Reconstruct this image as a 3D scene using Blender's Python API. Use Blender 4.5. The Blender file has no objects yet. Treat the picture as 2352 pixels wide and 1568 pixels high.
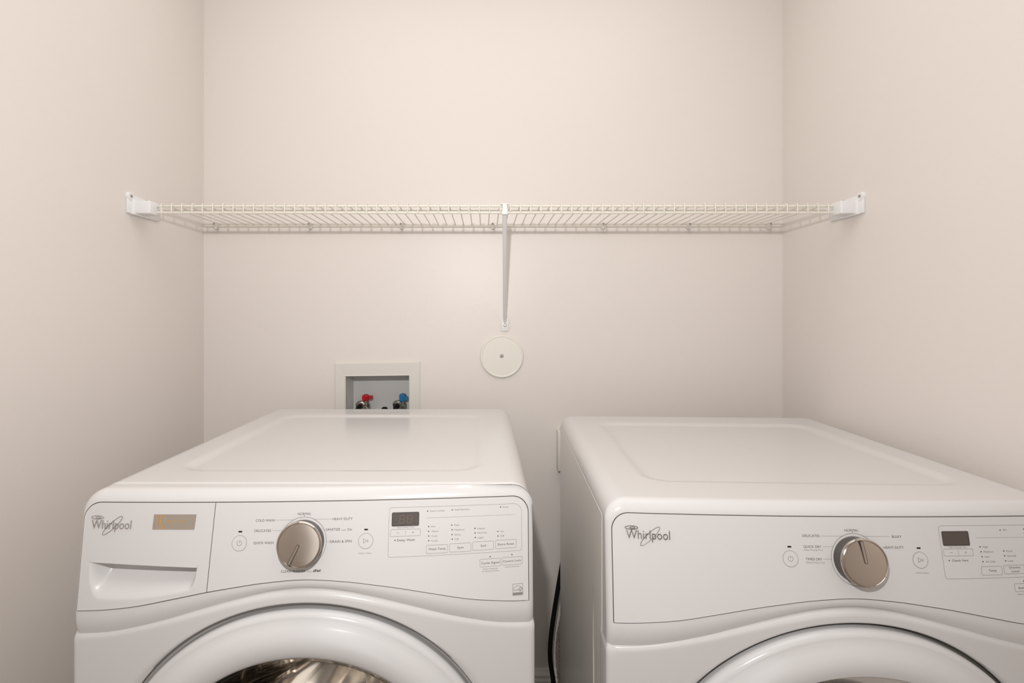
import bpy, bmesh, math, random
from mathutils import Vector, Matrix, noise

# ------------------------------------------------------------------ camera, world, lights, exposure
scn = bpy.context.scene
C = scn.collection
cam_data = bpy.data.cameras.new('camera')
cam = bpy.data.objects.new('camera', cam_data)
C.objects.link(cam)
cam.location = (0.0, 0.0, 1.245)
cam.rotation_euler = (math.pi / 2, 0, 0)
cam_data.sensor_width = 36.0
cam_data.lens = 1212.0 / 2352.0 * 36.0
cam_data.shift_x = (1176.0 - 1112.0) / 2352.0
cam_data.shift_y = -(784.0 - 727.0) / 2352.0
cam_data.clip_start = 0.01
scn.camera = cam

world = bpy.data.worlds.new('world')
scn.world = world
world.use_nodes = True
world.node_tree.nodes['Background'].inputs[0].default_value = (0.9, 0.92, 1.0, 1)
world.node_tree.nodes['Background'].inputs[1].default_value = 0.0

scn.view_settings.view_transform = 'Standard'
scn.view_settings.look = 'None'
scn.view_settings.gamma = 1.0
scn.view_settings.exposure = 0.0
scn.view_settings.use_curve_mapping = False


def area_light(name, loc, target, size, size_y, power, color=(1, 1, 1), shape='RECTANGLE'):
    d = bpy.data.lights.new(name, 'AREA')
    d.shape = shape
    d.size = size
    if shape in ('RECTANGLE', 'ELLIPSE'):
        d.size_y = size_y
    d.energy = power
    d.color = color
    o = bpy.data.objects.new(name, d)
    C.objects.link(o)
    o.location = loc
    o.rotation_euler = (Vector(target) - Vector(loc)).to_track_quat('-Z', 'Y').to_euler()
    return o


# photographer's flash above the lens, its bounce off the ceiling, and an added fill behind the camera
FLASH = area_light('flash_light', (-0.06, -0.02, 1.51), (-0.02, 1.6, 1.42), 0.03, 0.03, 9.0, (1.0, 0.985, 0.98), 'DISK')
CEIL = area_light('ceiling_bounce_light', (0.0, 0.72, 2.42), (0.0, 0.80, 0.0), 1.5, 1.2, 7.2, (1.0, 0.99, 0.985))  # area light standing in for flash bounced off the ceiling, not a lamp
FILL = area_light('front_fill_light', (0.0, -1.50, 1.02), (0.0, 1.0, 1.02), 0.80, 2.0, 6.4, (1.0, 0.985, 0.98))  # invented fill that brightens the appliance fronts, set in the unseen doorway

PI = math.pi


# ------------------------------------------------------------------ helpers
def sm(t):
    t = max(0.0, min(1.0, t))
    return t * t * (3 - 2 * t)


def mat(name, color, rough=0.5, metal=0.0, spec=0.5, bump=0.0, bump_scale=200.0, trans=0.0, alpha=1.0,
        coat=0.0, ior=1.45, var=0.0, var_scale=3.0, detail=2.0):
    m = bpy.data.materials.new(name)
    m.use_nodes = True
    nt = m.node_tree
    b = nt.nodes['Principled BSDF']
    b.inputs['Base Color'].default_value = (*color, 1)
    b.inputs['Roughness'].default_value = rough
    b.inputs['Metallic'].default_value = metal
    b.inputs['Specular IOR Level'].default_value = spec
    b.inputs['Transmission Weight'].default_value = trans
    b.inputs['Alpha'].default_value = alpha
    b.inputs['Coat Weight'].default_value = coat
    b.inputs['Coat Roughness'].default_value = 0.06
    b.inputs['IOR'].default_value = ior
    tc = nt.nodes.new('ShaderNodeTexCoord')
    if var > 0:
        n = nt.nodes.new('ShaderNodeTexNoise')
        n.inputs['Scale'].default_value = var_scale
        n.inputs['Detail'].default_value = 3
        nt.links.new(tc.outputs['Object'], n.inputs['Vector'])
        mx = nt.nodes.new('ShaderNodeMix')
        mx.data_type = 'RGBA'
        mx.inputs[6].default_value = (*[c * (1 - var) for c in color], 1)
        mx.inputs[7].default_value = (*[min(1, c * (1 + var)) for c in color], 1)
        nt.links.new(n.outputs['Fac'], mx.inputs[0])
        nt.links.new(mx.outputs[2], b.inputs['Base Color'])
    if bump > 0:
        n = nt.nodes.new('ShaderNodeTexNoise')
        n.inputs['Scale'].default_value = bump_scale
        n.inputs['Detail'].default_value = detail
        nt.links.new(tc.outputs['Object'], n.inputs['Vector'])
        bp = nt.nodes.new('ShaderNodeBump')
        bp.inputs['Strength'].default_value = bump
        bp.inputs['Distance'].default_value = 0.002
        nt.links.new(n.outputs['Fac'], bp.inputs['Height'])
        nt.links.new(bp.outputs['Normal'], b.inputs['Normal'])
    return m


M = {
    'wall': mat('wall_paint', (0.785, 0.730, 0.686), 0.38, spec=0.38, bump=0.10, bump_scale=170, var=0.008, var_scale=2.5),
    'ceiling': mat('ceiling_paint', (0.86, 0.84, 0.80), 0.8),
    'floor': mat('floor_vinyl', (0.50, 0.44, 0.38), 0.4, var=0.1, var_scale=6),
    'trim': mat('trim_paint', (0.80, 0.75, 0.68), 0.35),
    'enamel': mat('white_enamel', (0.665, 0.65, 0.64), 0.18, spec=0.38, coat=0.0),
    'panel': mat('white_panel_plastic', (0.675, 0.66, 0.653), 0.30, spec=0.4),
    'door_w': mat('white_door_plastic', (0.66, 0.652, 0.65), 0.2, spec=0.5, coat=0.2),
    'seam': mat('dark_seam', (0.06, 0.045, 0.035), 0.6),
    'gap_w': mat('grey_gasket', (0.42, 0.40, 0.385), 0.45),
    'gap_d': mat('dark_gasket', (0.13, 0.12, 0.105), 0.5),
    'trimgrey': mat('blue_grey_trim', (0.42, 0.45, 0.47), 0.3),
    'ink': mat('grey_print', (0.10, 0.09, 0.085), 0.6),
    'inkf': mat('faint_grey_print', (0.27, 0.245, 0.23), 0.6),
    'inkl': mat('light_grey_print', (0.34, 0.31, 0.285), 0.6),
    'led': mat('dark_lamp_lens', (0.012, 0.012, 0.012), 0.25),
    'knob': mat('brushed_nickel', (0.58, 0.51, 0.445), 0.27, metal=0.95, bump=0.02, bump_scale=900),
    'chrome': mat('polished_nickel', (0.56, 0.51, 0.46), 0.14, metal=1.0),
    'skirt': mat('grey_knob_skirt', (0.10, 0.093, 0.087), 0.35, metal=0.3),
    'logo': mat('satin_chrome_letters', (0.50, 0.47, 0.45), 0.28, metal=0.85),
    'logod': mat('dark_chrome_letters', (0.22, 0.19, 0.165), 0.25, metal=0.8),
    'logoline': mat('chrome_swoosh', (0.30, 0.26, 0.22), 0.2, metal=0.9),
    'label': mat('beige_foil_label', (0.43, 0.375, 0.315), 0.35, metal=0.35),
    'orange': mat('orange_print', (0.62, 0.30, 0.035), 0.5),
    'orange2': mat('pale_orange_print', (0.60, 0.33, 0.10), 0.5),
    'lcd': mat('brown_display_window', (0.085, 0.068, 0.058), 0.13, spec=0.6),
    'lcdseg': mat('unlit_digit_segments', (0.15, 0.115, 0.09), 0.3),
    'bezel': mat('dark_display_bezel', (0.045, 0.04, 0.04), 0.3),
    'steel': mat('stainless_drum', (0.78, 0.73, 0.67), 0.13, metal=1.0, bump=0.35, bump_scale=14, detail=1.0),
    'steel2': mat('galvanised_drum', (0.30, 0.26, 0.22), 0.35, metal=0.8, bump=0.3, bump_scale=30),
    'side': mat('side_panel_enamel', (0.80, 0.775, 0.74), 0.22, spec=0.5),
    'wire': mat('cream_wire_coating', (0.80, 0.765, 0.685), 0.35),
    'bracket': mat('white_plastic', (0.82, 0.82, 0.82), 0.35),
    'strut': mat('white_painted_steel', (0.78, 0.79, 0.78), 0.3),
    'screw': mat('zinc_screw', (0.38, 0.37, 0.35), 0.3, metal=0.9),
    'screwd': mat('dark_screw_slot', (0.05, 0.05, 0.045), 0.5),
    'clip': mat('translucent_clip', (0.80, 0.77, 0.73), 0.25),
    'cover': mat('ivory_cover_plastic', (0.80, 0.77, 0.70), 0.35),
    'box': mat('ivory_box_plastic', (0.73, 0.70, 0.655), 0.4),
    'boxin': mat('grey_box_interior', (0.66, 0.655, 0.64), 0.45, var=0.03, var_scale=20),
    'red': mat('red_valve_plastic', (0.50, 0.012, 0.016), 0.35),
    'blue': mat('blue_valve_plastic', (0.03, 0.20, 0.42), 0.35),
    'brass': mat('nickel_coupling', (0.62, 0.60, 0.57), 0.18, metal=1.0),
    'rubber': mat('black_rubber', (0.006, 0.006, 0.006), 0.7, spec=0.2),
    'foil': mat('crinkled_foil_duct', (0.58, 0.53, 0.45), 0.3, metal=0.85, bump=0.6, bump_scale=120),
    'outlet': mat('almond_outlet_plastic', (0.74, 0.71, 0.66), 0.4),
}


def thin_glass(name, tint, fac):
    m = bpy.data.materials.new(name)
    m.use_nodes = True
    nt = m.node_tree
    nt.nodes.clear()
    out = nt.nodes.new('ShaderNodeOutputMaterial')
    tr = nt.nodes.new('ShaderNodeBsdfTransparent')
    tr.inputs[0].default_value = (*tint, 1)
    gl = nt.nodes.new('ShaderNodeBsdfGlossy')
    gl.inputs['Roughness'].default_value = 0.03
    fr = nt.nodes.new('ShaderNodeFresnel')
    fr.inputs[0].default_value = fac
    mx = nt.nodes.new('ShaderNodeMixShader')
    nt.links.new(fr.outputs[0], mx.inputs[0])
    nt.links.new(tr.outputs[0], mx.inputs[1])
    nt.links.new(gl.outputs[0], mx.inputs[2])
    nt.links.new(mx.outputs[0], out.inputs[0])
    return m


M['glass'] = thin_glass('clear_door_glass_pane', (.93, .90, .86), 1.35)
M['glassd'] = thin_glass('smoked_door_glass_pane', (.17, .145, .125), 1.4)


def link(name, me, m=None, parent=None, smooth=True, angle=0.6):
    if m is not None and not me.materials:
        me.materials.append(m)
    if smooth:
        for p in me.polygons:
            p.use_smooth = True
        if angle:
            try:
                me.set_sharp_from_angle(angle=angle)
            except Exception:
                pass
    o = bpy.data.objects.new(name, me)
    C.objects.link(o)
    if parent is not None:
        o.parent = parent
    return o


class MB:
    """collects shapes into one mesh"""

    def __init__(self):
        self.v = []
        self.f = []
        self.mi = []
        self.cur = 0

    def add(self, vs, fs):
        n = len(self.v)
        self.v += [tuple(p) for p in vs]
        for f in fs:
            self.f.append(tuple(i + n for i in f))
            self.mi.append(self.cur)

    def grid(self, fn, nu, nv, flip=False):
        vs = [fn(i, j) for j in range(nv) for i in range(nu)]
        fs = []
        for j in range(nv - 1):
            for i in range(nu - 1):
                a = j * nu + i
                q = (a, a + 1, a + nu + 1, a + nu)
                fs.append(q[::-1] if flip else q)
        self.add(vs, fs)

    def box(self, x0, x1, y0, y1, z0, z1):
        vs = [(x, y, z) for z in (z0, z1) for y in (y0, y1) for x in (x0, x1)]
        self.add(vs, [(0, 2, 3, 1), (4, 5, 7, 6), (0, 1, 5, 4), (2, 6, 7, 3), (0, 4, 6, 2), (1, 3, 7, 5)])

    def rbox(self, x0, x1, y0, y1, z0, z1, r, n=3):
        cx, cy, cz = (x0 + x1) / 2, (y0 + y1) / 2, (z0 + z1) / 2
        bm = bmesh.new()
        bmesh.ops.create_cube(bm, size=1)
        for v in bm.verts:
            v.co = Vector((cx + v.co.x * (x1 - x0), cy + v.co.y * (y1 - y0), cz + v.co.z * (z1 - z0)))
        bmesh.ops.bevel(bm, geom=bm.edges[:], offset=r, segments=n, profile=0.5, affect='EDGES')
        bm.verts.index_update()
        self.add([v.co for v in bm.verts], [[v.index for v in f.verts] for f in bm.faces])
        bm.free()

    def tube(self, pts, r, n=8, caps=True, rfn=None):
        pts = [Vector(p) for p in pts]
        vs = []
        up = None
        for i, p in enumerate(pts):
            a = pts[max(0, i - 1)]
            b = pts[min(len(pts) - 1, i + 1)]
            t = (b - a).normalized()
            if up is None:
                up = t.orthogonal().normalized()
            up = (up - t * up.dot(t))
            up = up.normalized() if up.length > 1e-6 else t.orthogonal().normalized()
            s = t.cross(up)
            rr = rfn(i) if rfn else r
            for k in range(n):
                a_ = 2 * PI * k / n
                vs.append(p + up * (math.cos(a_) * rr) + s * (math.sin(a_) * rr))
        fs = []
        for i in range(len(pts) - 1):
            for k in range(n):
                a = i * n + k
                b = i * n + (k + 1) % n
                fs.append((a, b, b + n, a + n))
        if caps:
            fs.append(tuple(range(n - 1, -1, -1)))
            m_ = (len(pts) - 1) * n
            fs.append(tuple(m_ + k for k in range(n)))
        self.add(vs, fs)

    def lathe(self, prof, origin, axis, n=48, close=True):
        """prof: (radius, height along axis)"""
        ax = Vector(axis).normalized()
        u = ax.orthogonal().normalized()
        if abs(ax.y) > 0.9:
            u = Vector((1, 0, 0))
            u = (u - ax * u.dot(ax)).normalized()
        w = ax.cross(u)
        o = Vector(origin)
        vs = []
        for r, h in prof:
            for k in range(n):
                a = 2 * PI * k / n
                vs.append(o + ax * h + u * (math.cos(a) * r) + w * (math.sin(a) * r))
        fs = []
        for i in range(len(prof) - 1):
            for k in range(n):
                a = i * n + k
                b = i * n + (k + 1) % n
                fs.append((a, b, b + n, a + n))
        if close:
            fs.append(tuple(range(n - 1, -1, -1)))
            m_ = (len(prof) - 1) * n
            fs.append(tuple(m_ + k for k in range(n)))
        self.add(vs, fs)

    def build(self, name, m, parent=None, smooth=True, angle=0.6, weld=0.0, shift=None):
        me = bpy.data.meshes.new(name)
        vs = self.v
        if shift is not None:
            vs = [(a + shift[0], b + shift[1], c + shift[2]) for a, b, c in vs]
        me.from_pydata(vs, [], self.f)
        ms = m if isinstance(m, (list, tuple)) else [m]
        for x in ms:
            me.materials.append(x)
        for p, i in zip(me.polygons, self.mi):
            p.material_index = i
        bm = bmesh.new()
        bm.from_mesh(me)
        if weld:
            bmesh.ops.remove_doubles(bm, verts=bm.verts[:], dist=weld)
        bmesh.ops.recalc_face_normals(bm, faces=bm.faces[:])
        bm.to_mesh(me)
        bm.free()
        me.update()
        return link(name, me, None, parent, smooth, angle)


def empty(name, loc, rz=0.0):
    o = bpy.data.objects.new(name, None)
    o.empty_display_size = 0.05
    C.objects.link(o)
    o.location = loc
    o.rotation_euler = (0, 0, rz)
    return o


def tag(o, label, cat, group=None):
    o['label'] = label
    o['category'] = cat
    if group:
        o['group'] = group
    return o


def struct(o):
    o['kind'] = 'structure'
    return o


# ------------------------------------------------------------------ the room
XL, XR, YB = -0.861, 0.916, 1.6205
YF, ZC = -1.45, 2.44
T = 0.10
HX0, HX1, HZ0, HZ1 = -0.430, -0.224, 0.890, 1.069     # hole in the back wall for the supply box


def wall_with_hole():
    b = MB()
    b.box(XL - T, HX0, YB, YB + T + .05, 0, ZC)
    b.box(HX1, XR + T, YB, YB + T + .05, 0, ZC)
    b.box(HX0, HX1, YB, YB + T + .05, 0, HZ0)
    b.box(HX0, HX1, YB, YB + T + .05, HZ1, ZC)
    return b


struct(wall_with_hole().build('wall_back', M['wall'], smooth=False))
b = MB(); b.box(XL - T, XL, YF, YB, 0, ZC); struct(b.build('wall_left', M['wall'], smooth=False))
b = MB(); b.box(XR, XR + T, YF, YB, 0, ZC); struct(b.build('wall_right', M['wall'], smooth=False))
b = MB(); b.box(XL - T, -.40, YF - T, YF, 0, ZC); b.box(.40, XR + T, YF - T, YF, 0, ZC); b.box(-.40, .40, YF - T, YF, 2.03, ZC); struct(b.build('wall_front', M['wall'], smooth=False))
b = MB(); b.box(XL - T, XR + T, YF - T, YB + T, ZC, ZC + T); struct(b.build('ceiling', M['ceiling'], smooth=False))
b = MB(); b.box(XL - T, XR + T, YF - T, YB + T, -T, 0); struct(b.build('floor', M['floor'], smooth=False))


def baseboard(name, fn):
    # profile (depth from wall, z)
    prof = [(0, 0), (0.014, 0), (0.014, 0.135), (0.011, 0.142), (0.011, 0.150), (0.006, 0.160), (0.004, 0.166), (0, 0.166)]
    b = MB()
    b.grid(lambda i, j: fn(i, *prof[j]), 2, len(prof))
    return struct(b.build(name, M['trim'], smooth=False))


baseboard('baseboard_back', lambda i, d, z: ((XL, XR)[i], YB - d, z))
baseboard('baseboard_left', lambda i, d, z: (XL + d, (YF, YB)[i], z))
baseboard('baseboard_right', lambda i, d, z: (XR - d, (YF, YB)[i], z))

# doorway in the front wall, behind the photographer, left open for the added fill
d = struct(empty('door_1', (0.0, YF, 0)))
b = MB()
b.box(-0.47, -0.40, 0, 0.045, 0.0, 2.10); b.box(0.40, 0.47, 0, 0.045, 0.0, 2.10); b.box(-0.40, 0.40, 0, 0.045, 2.03, 2.10)
b.build('door_frame', M['trim'], d, smooth=False)

# ------------------------------------------------------------------ appliance front surfaces
BOW = 0.024
HW = 0.343
ZTOP = 0.985


def tab(table, x):
    x = abs(x)
    n = len(table)
    for i in range(n - 1):
        if x <= table[i + 1][0] or i == n - 2:
            x0, z0 = table[i]
            x1, z1 = table[i + 1]
            zm = table[i - 1] if i > 0 else (-x1, z1)
            zp = table[i + 2] if i + 2 < n else (x1 + (x1 - x0), z1 + (z1 - z0) * 0.5)
            t = (x - x0) / (x1 - x0)
            m0 = (z1 - zm[1]) / (x1 - zm[0]) * (x1 - x0)
            m1 = (zp[1] - z0) / (zp[0] - x0) * (x1 - x0)
            t2, t3 = t * t, t * t * t
            return (2 * t3 - 3 * t2 + 1) * z0 + (t3 - 2 * t2 + t) * m0 + (-2 * t3 + 3 * t2) * z1 + (t3 - t2) * m1


CREASE = [(0, .8455), (.05, .8415), (.10, .8310), (.155, .8165), (.20, .8040), (.245, .7930), (.29, .7840), (.343, .7785)]
PBOT = [(0, .8600), (.06, .8560), (.10, .8505), (.14, .8440), (.19, .8340), (.245, .8230), (.30, .8160), (.345, .8128)]


def zc(x): return tab(CREASE, x)
def zpb(x): return tab(PBOT, x)
def F0(x, k): return k * x - BOW * (1 - min(1, (x / HW) ** 2))
def lean(x): return .11 + .10 * (1 - min(1, (x / HW) ** 2))


def yc(x, z, k):
    """depth of the console face"""
    y = F0(x, k) + .004 + lean(x) * (z - .85)
    zb, zl = zpb(x) - .004, zc(x)
    if z < zb:                      # the face tucks under above the ledge of the front panel
        t = (zb - z) / max(1e-4, zb - zl)
        y += .0075 * t * t
    return y


def zt_panel(x, hw=.333, zt=.9665, r=.024):
    d = abs(x) - (hw - r)
    if d <= 0:
        return zt
    d = min(d, r)
    return zt - r + math.sqrt(max(0, r * r - d * d))


def spaced(a, b, n, edge=0.0, ne=0):
    """n even steps between a and b, with ne denser steps within edge of both ends"""
    if not ne:
        return [a + (b - a) * i / n for i in range(n + 1)]
    l = [a + edge * (1 - math.cos(PI / 2 * i / ne)) for i in range(ne)]
    mid = [a + edge + (b - a - 2 * edge) * i / n for i in range(n + 1)]
    rr = [b - edge * (1 - math.cos(PI / 2 * i / ne)) for i in range(ne - 1, -1, -1)]
    return l + mid + rr


R3 = .032      # radius of the shoulders seen from the front


def top_outline(x, hw, zt):
    d = abs(x) - (hw - R3)
    if d <= 0:
        return zt
    d = min(d, R3)
    return zt - R3 + math.sqrt(max(0, R3 * R3 - d * d))


def rim_depth(x, z, hw, zt):
    """how far the fillet around the front edge falls back at (x, z)"""
    cx, cz = hw - R3, zt - R3
    if abs(x) > cx and z > cz:
        dx, dz = abs(x) - cx, z - cz
        d = R3 - math.hypot(dx, dz)
        a = math.atan2(dz, dx) / (PI / 2)
    else:
        ds, dt = hw - abs(x), zt - z
        d, a = (ds, 0) if ds < dt else (dt, 1)
    r = .0100 + .0085 * a
    d = max(0, d)
    return (r - math.sqrt(max(0, r * r - (r - d) ** 2)) if d < r else 0), r


def console_mesh(k, hw, y_back, groove):
    """upper front: face, rounded shoulders and the strip of the top in front of the lid"""
    zt = ZTOP - (.0015 if groove else 0)
    xs = [-hw + R3 * (1 - math.cos(PI / 2 * i / 16)) for i in range(16)]
    xs += [-hw + R3 + 2 * (hw - R3) * i / 90 for i in range(91)]
    xs += [-x for x in xs[15::-1]]
    rows = [i / 40 * .86 for i in range(40)] + [.86 + .14 * math.sin(PI / 2 * i / 16) for i in range(17)]

    def place(x, y, z):
        w = 1 - sm(y / y_back)
        return (x, y + w * yc(x, min(z, .978), k), z)

    def face(i, j):
        x = xs[i]
        zb, z1 = zc(x) - .003, top_outline(x, hw, zt)
        z = zb + (z1 - zb) * rows[j]
        return place(x, rim_depth(x, z, hw, zt)[0], z)
    b = MB()
    vs = [face(i, j) for j in range(len(rows)) for i in range(len(xs))]
    fs = []
    n = len(xs)
    for j in range(len(rows) - 1):
        for i in range(n - 1):
            q = (j * n + i, j * n + i + 1, (j + 1) * n + i + 1, (j + 1) * n + i)
            # the shell is open behind the moulded face plates
            if all(abs(vs[a][0]) < .322 and zpb(vs[a][0]) + .004 < vs[a][2] < .9560 for a in q):
                continue
            fs.append(q)
    b.add(vs, fs)
    out = [(-hw, zc(hw) - .003 + (zt - R3 - zc(hw) + .003) * r_) for r_ in rows[:-1]]
    out += [(x, top_outline(x, hw, zt)) for x in xs]
    out += [(hw, z) for _, z in out[len(rows) - 2::-1]]

    def roll(i, j):
        x, z = out[i]
        r0 = rim_depth(x, z, hw, zt)[1]
        y = r0 + (y_back - r0) * j / 8
        return place(x, y, z)
    b.grid(roll, len(out), 9)
    return b


ROPEN = .296
DZC = .531


def front_panel_mesh(k, hw):
    """lower front with the ledge above and the round door opening"""
    n = 360
    z0 = .055
    r = .009

    def inside(x, z): return abs(x) < hw and z0 < z < zc(x)
    bound = []
    for i in range(n):
        a = 2 * PI * i / n
        lo, hi = ROPEN, 1.0
        for _ in range(40):
            m_ = (lo + hi) / 2
            if inside(m_ * math.sin(a), DZC + m_ * math.cos(a)):
                lo = m_
            else:
                hi = m_
        bound.append(lo)
    # put one column exactly in every corner
    rad = [0, .06, .12, .2, .3, .4, .5, .6, .7, .78, .84, .88, .91, .935, .955, .97, .982, .991, .997, 1.0]
    vs, rows = [], []

    def pt(i, t):
        a = 2 * PI * (i % n) / n
        L = bound[i % n]
        rr = ROPEN + (L - ROPEN) * t
        x, z = rr * math.sin(a), DZC + rr * math.cos(a)
        y = F0(x, k)
        dx, dz, db = hw - abs(x), zc(x) - z, z - z0
        for d_ in (dx, dz, db):
            d_ = max(0, d_)
            if d_ < r:
                y += r - math.sqrt(max(0, r * r - (r - d_) ** 2))
        dr = rr - ROPEN
        if dr < .004:
            y += .004 - math.sqrt(max(0, .004 ** 2 - (.004 - dr) ** 2))
        return (x, y, z)
    cols = n + 1
    b = MB()

    def fn(i, j):
        if j == 0:
            x, y, z = pt(i, 0)
            return (x, y + .004, z)
        if j <= len(rad):
            return pt(i, rad[j - 1])
        x, y, z = pt(i, 1.0)
        return (x, .05 if abs(x) > hw - .02 or z > .7 else y + .02, z)
    b.grid(fn, cols, len(rad) + 2)
    return b


def surf_strip(b, pts, w, fn, off):
    """a ribbon of width w (in the x-z plane) along pts, lying on the surface fn"""
    vs = []
    n = len(pts)
    for i in range(n):
        a = Vector(pts[max(0, i - 1)])
        c = Vector(pts[min(n - 1, i + 1)])
        if (c - a).length < 1e-9:
            c = a + Vector((1e-3, 0))
        t = (c - a).normalized()
        nn = Vector((-t.y, t.x)) * w / 2
        for s in (1, -1):
            x, z = pts[i][0] + nn.x * s, pts[i][1] + nn.y * s
            vs.append((x, fn(x, z) - off, z))
    b.add(vs, [(2 * i, 2 * i + 1, 2 * i + 3, 2 * i + 2) for i in range(n - 1)])


def seg(x0, z0, x1, z1, step=.008):
    n = max(1, int(math.hypot(x1 - x0, z1 - z0) / step))
    return [(x0 + (x1 - x0) * i / n, z0 + (z1 - z0) * i / n) for i in range(n + 1)]


def rrect(x0, z0, x1, z1, r, rtr=None):
    """closed rounded rectangle outline; rtr = larger radius of the top right corner"""
    rtr = rtr or r
    P = []
    for cx, cz, rr, a0 in ((x1 - rtr, z1 - rtr, rtr, 0), (x0 + r, z1 - r, r, 90), (x0 + r, z0 + r, r, 180), (x1 - r, z0 + r, r, 270)):
        for i in range(9):
            a = math.radians(a0 + 90 * i / 8)
            P.append((cx + rr * math.cos(a), cz + rr * math.sin(a)))
        # long sides get intermediate points
    P.append(P[0])
    out = [P[0]]
    for a, c in zip(P, P[1:]):
        out += seg(*a, *c)[1:]
    return out


def disc(b, x, z, r, fn, off, n=14, rx=None):
    rx = rx or r
    vs = [(x, fn(x, z) - off, z)]
    for i in range(n):
        a = 2 * PI * i / n
        px, pz = x + rx * math.cos(a), z + r * math.sin(a)
        vs.append((px, fn(px, pz) - off, pz))
    b.add(vs, [(0, 1 + i, 1 + (i + 1) % n) for i in range(n)])


def circ(x, z, r, n=40, a0=0, a1=360, rx=None):
    rx = rx or r
    return [(x + rx * math.cos(math.radians(a0 + (a1 - a0) * i / n)), z + r * math.sin(math.radians(a0 + (a1 - a0) * i / n))) for i in range(n + 1)]


_tc = {}


def text_polys(s, bold=0.0):
    """flat text outlines as (verts, faces, width, cap height), baseline at 0"""
    key = (s, bold)
    if key in _tc:
        return _tc[key]
    res = []
    for body in (s, 'H'):
        cu = bpy.data.curves.new('t', 'FONT')
        cu.body = body
        cu.resolution_u = 3
        cu.fill_mode = 'FRONT'
        cu.offset = bold
        o = bpy.data.objects.new('t', cu)
        C.objects.link(o)
        bpy.context.view_layer.update()
        me = bpy.data.meshes.new_from_object(o)
        vs = [tuple(v.co) for v in me.vertices]
        fs = [tuple(p.vertices) for p in me.polygons]
        res.append((vs, fs))
        bpy.data.objects.remove(o)
        bpy.data.curves.remove(cu)
        bpy.data.meshes.remove(me)
    vs, fs = res[0]
    x0 = min(v[0] for v in vs)
    x1 = max(v[0] for v in vs)
    cap = max(v[1] for v in res[1][0])
    _tc[key] = ([(v[0] - x0, v[1]) for v in vs], fs, x1 - x0, cap)
    return _tc[key]


def put_text(b, s, x0, x1, zmid, h, fn, off, bold=0.0, skew=0.0):
    vs, fs, w, cap = text_polys(s, bold)
    sx, sz = (x1 - x0) / w, h / cap
    if not s[0].isupper() and s not in ('affresh',):
        zmid -= .0002
    out = []
    for x, y in vs:
        px, pz = x0 + x * sx + skew * y * sz, zmid - h / 2 + y * sz
        out.append((px, fn(px, pz) - off, pz))
    b.add(out, fs)

# legends: (text, x0, x1, z, cap height, style) in millimetres on the panel
TEXT_WASHER = [('NORMAL', -14.0, 5.6, 949.7, 3.3, 'n'), ('COLD WASH', -75.5, -47.4, 941.3, 3.3, 'n'), ('DELICATES', -76.2, -51.9, 927.1, 3.3, 'n'), ('QUICK WASH', -76.2, -46.8, 910.5, 3.3, 'n'), ('HEAVY DUTY', 37.9, 67.4, 941.7, 3.3, 'n'), ('SANITIZE', 29.0, 49.7, 927.3, 3.3, 'n'), ('with', 51.7, 58.2, 926.6, 2.4, 'f'), ('Oxi', 60.4, 66.9, 927.0, 3.3, 'n'), ('DRAIN & SPIN', 35.8, 67.5, 910.6, 3.3, 'n'), ('CLEAN WASHER', -33.1, 2.6, 871.7, 3.3, 'n'), ('with', 4.6, 11.3, 871.0, 2.4, 'f'), ('affresh', 13.3, 24.2, 872.1, 3.6, 'i'), ('Hold to Start', 78.8, 97.3, 893.6, 1.8, 'f'), ('Adjust Delay Time', 133.4, 159.5, 927.5, 1.8, 'f'), ('Delay Wash', 134.5, 160.8, 909.8, 3.1, 'n'), ('Door Locked', 183.0, 204.5, 949.5, 2.4, 'f'), ('Add Garment', 219.9, 242.9, 950.2, 2.4, 'f'), ('Done', 293.6, 302.7, 951.4, 2.4, 'f'), ('Hot', 184.7, 191.3, 927.4, 2.4, 'f'), ('Warm', 185.2, 196.1, 920.6, 2.4, 'f'), ('Cool', 185.3, 193.8, 913.9, 2.4, 'f'), ('Cold', 185.4, 194.2, 907.2, 2.4, 'f'), ('Fast', 219.7, 227.1, 928.2, 2.4, 'f'), ('Medium', 219.9, 235.1, 921.3, 2.4, 'f'), ('Slow', 220.2, 229.2, 914.5, 2.4, 'f'), ('Off', 220.5, 226.4, 907.9, 2.4, 'f'), ('Heavy', 254.9, 266.2, 921.8, 2.4, 'f'), ('Normal', 255.0, 268.7, 915.5, 2.4, 'f'), ('Light', 255.2, 264.5, 908.7, 2.4, 'f'), ('On', 289.7, 295.0, 915.9, 2.4, 'f'), ('Off', 289.7, 296.0, 909.3, 2.4, 'f'), ('Wash Temp', 181.1, 206.9, 895.7, 3.0, 'n'), ('Spin', 224.4, 233.8, 896.0, 3.0, 'n'), ('Soil', 259.7, 267.7, 896.8, 3.0, 'n'), ('Extra Rinse', 286.2, 310.8, 897.2, 3.0, 'n'), ('Cycle Signal', 260.8, 288.1, 871.9, 3.0, 'n'), ('Control Lock', 293.8, 321.6, 872.5, 3.0, 'n'), ('Hold 3 Seconds', 263.5, 285.5, 863.4, 1.8, 'f'), ('for Button Sounds', 261.7, 287.2, 860.5, 1.8, 'f'), ('Hold 3 Seconds', 297.1, 318.3, 864.2, 1.8, 'f')]
LINE_WASHER = [(-45.9, 941.5, -18.5, 941.5, 0.35), (-50.1, 927.1, -33.5, 927.1, 0.35), (9.7, 941.8, 36.1, 941.8, 0.35), (24.8, 927.3, 27.7, 927.3, 0.35), (29.9, 910.7, 34.7, 910.7, 0.35), (177.7, 939.8, 313.2, 939.8, 0.3)]
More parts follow.
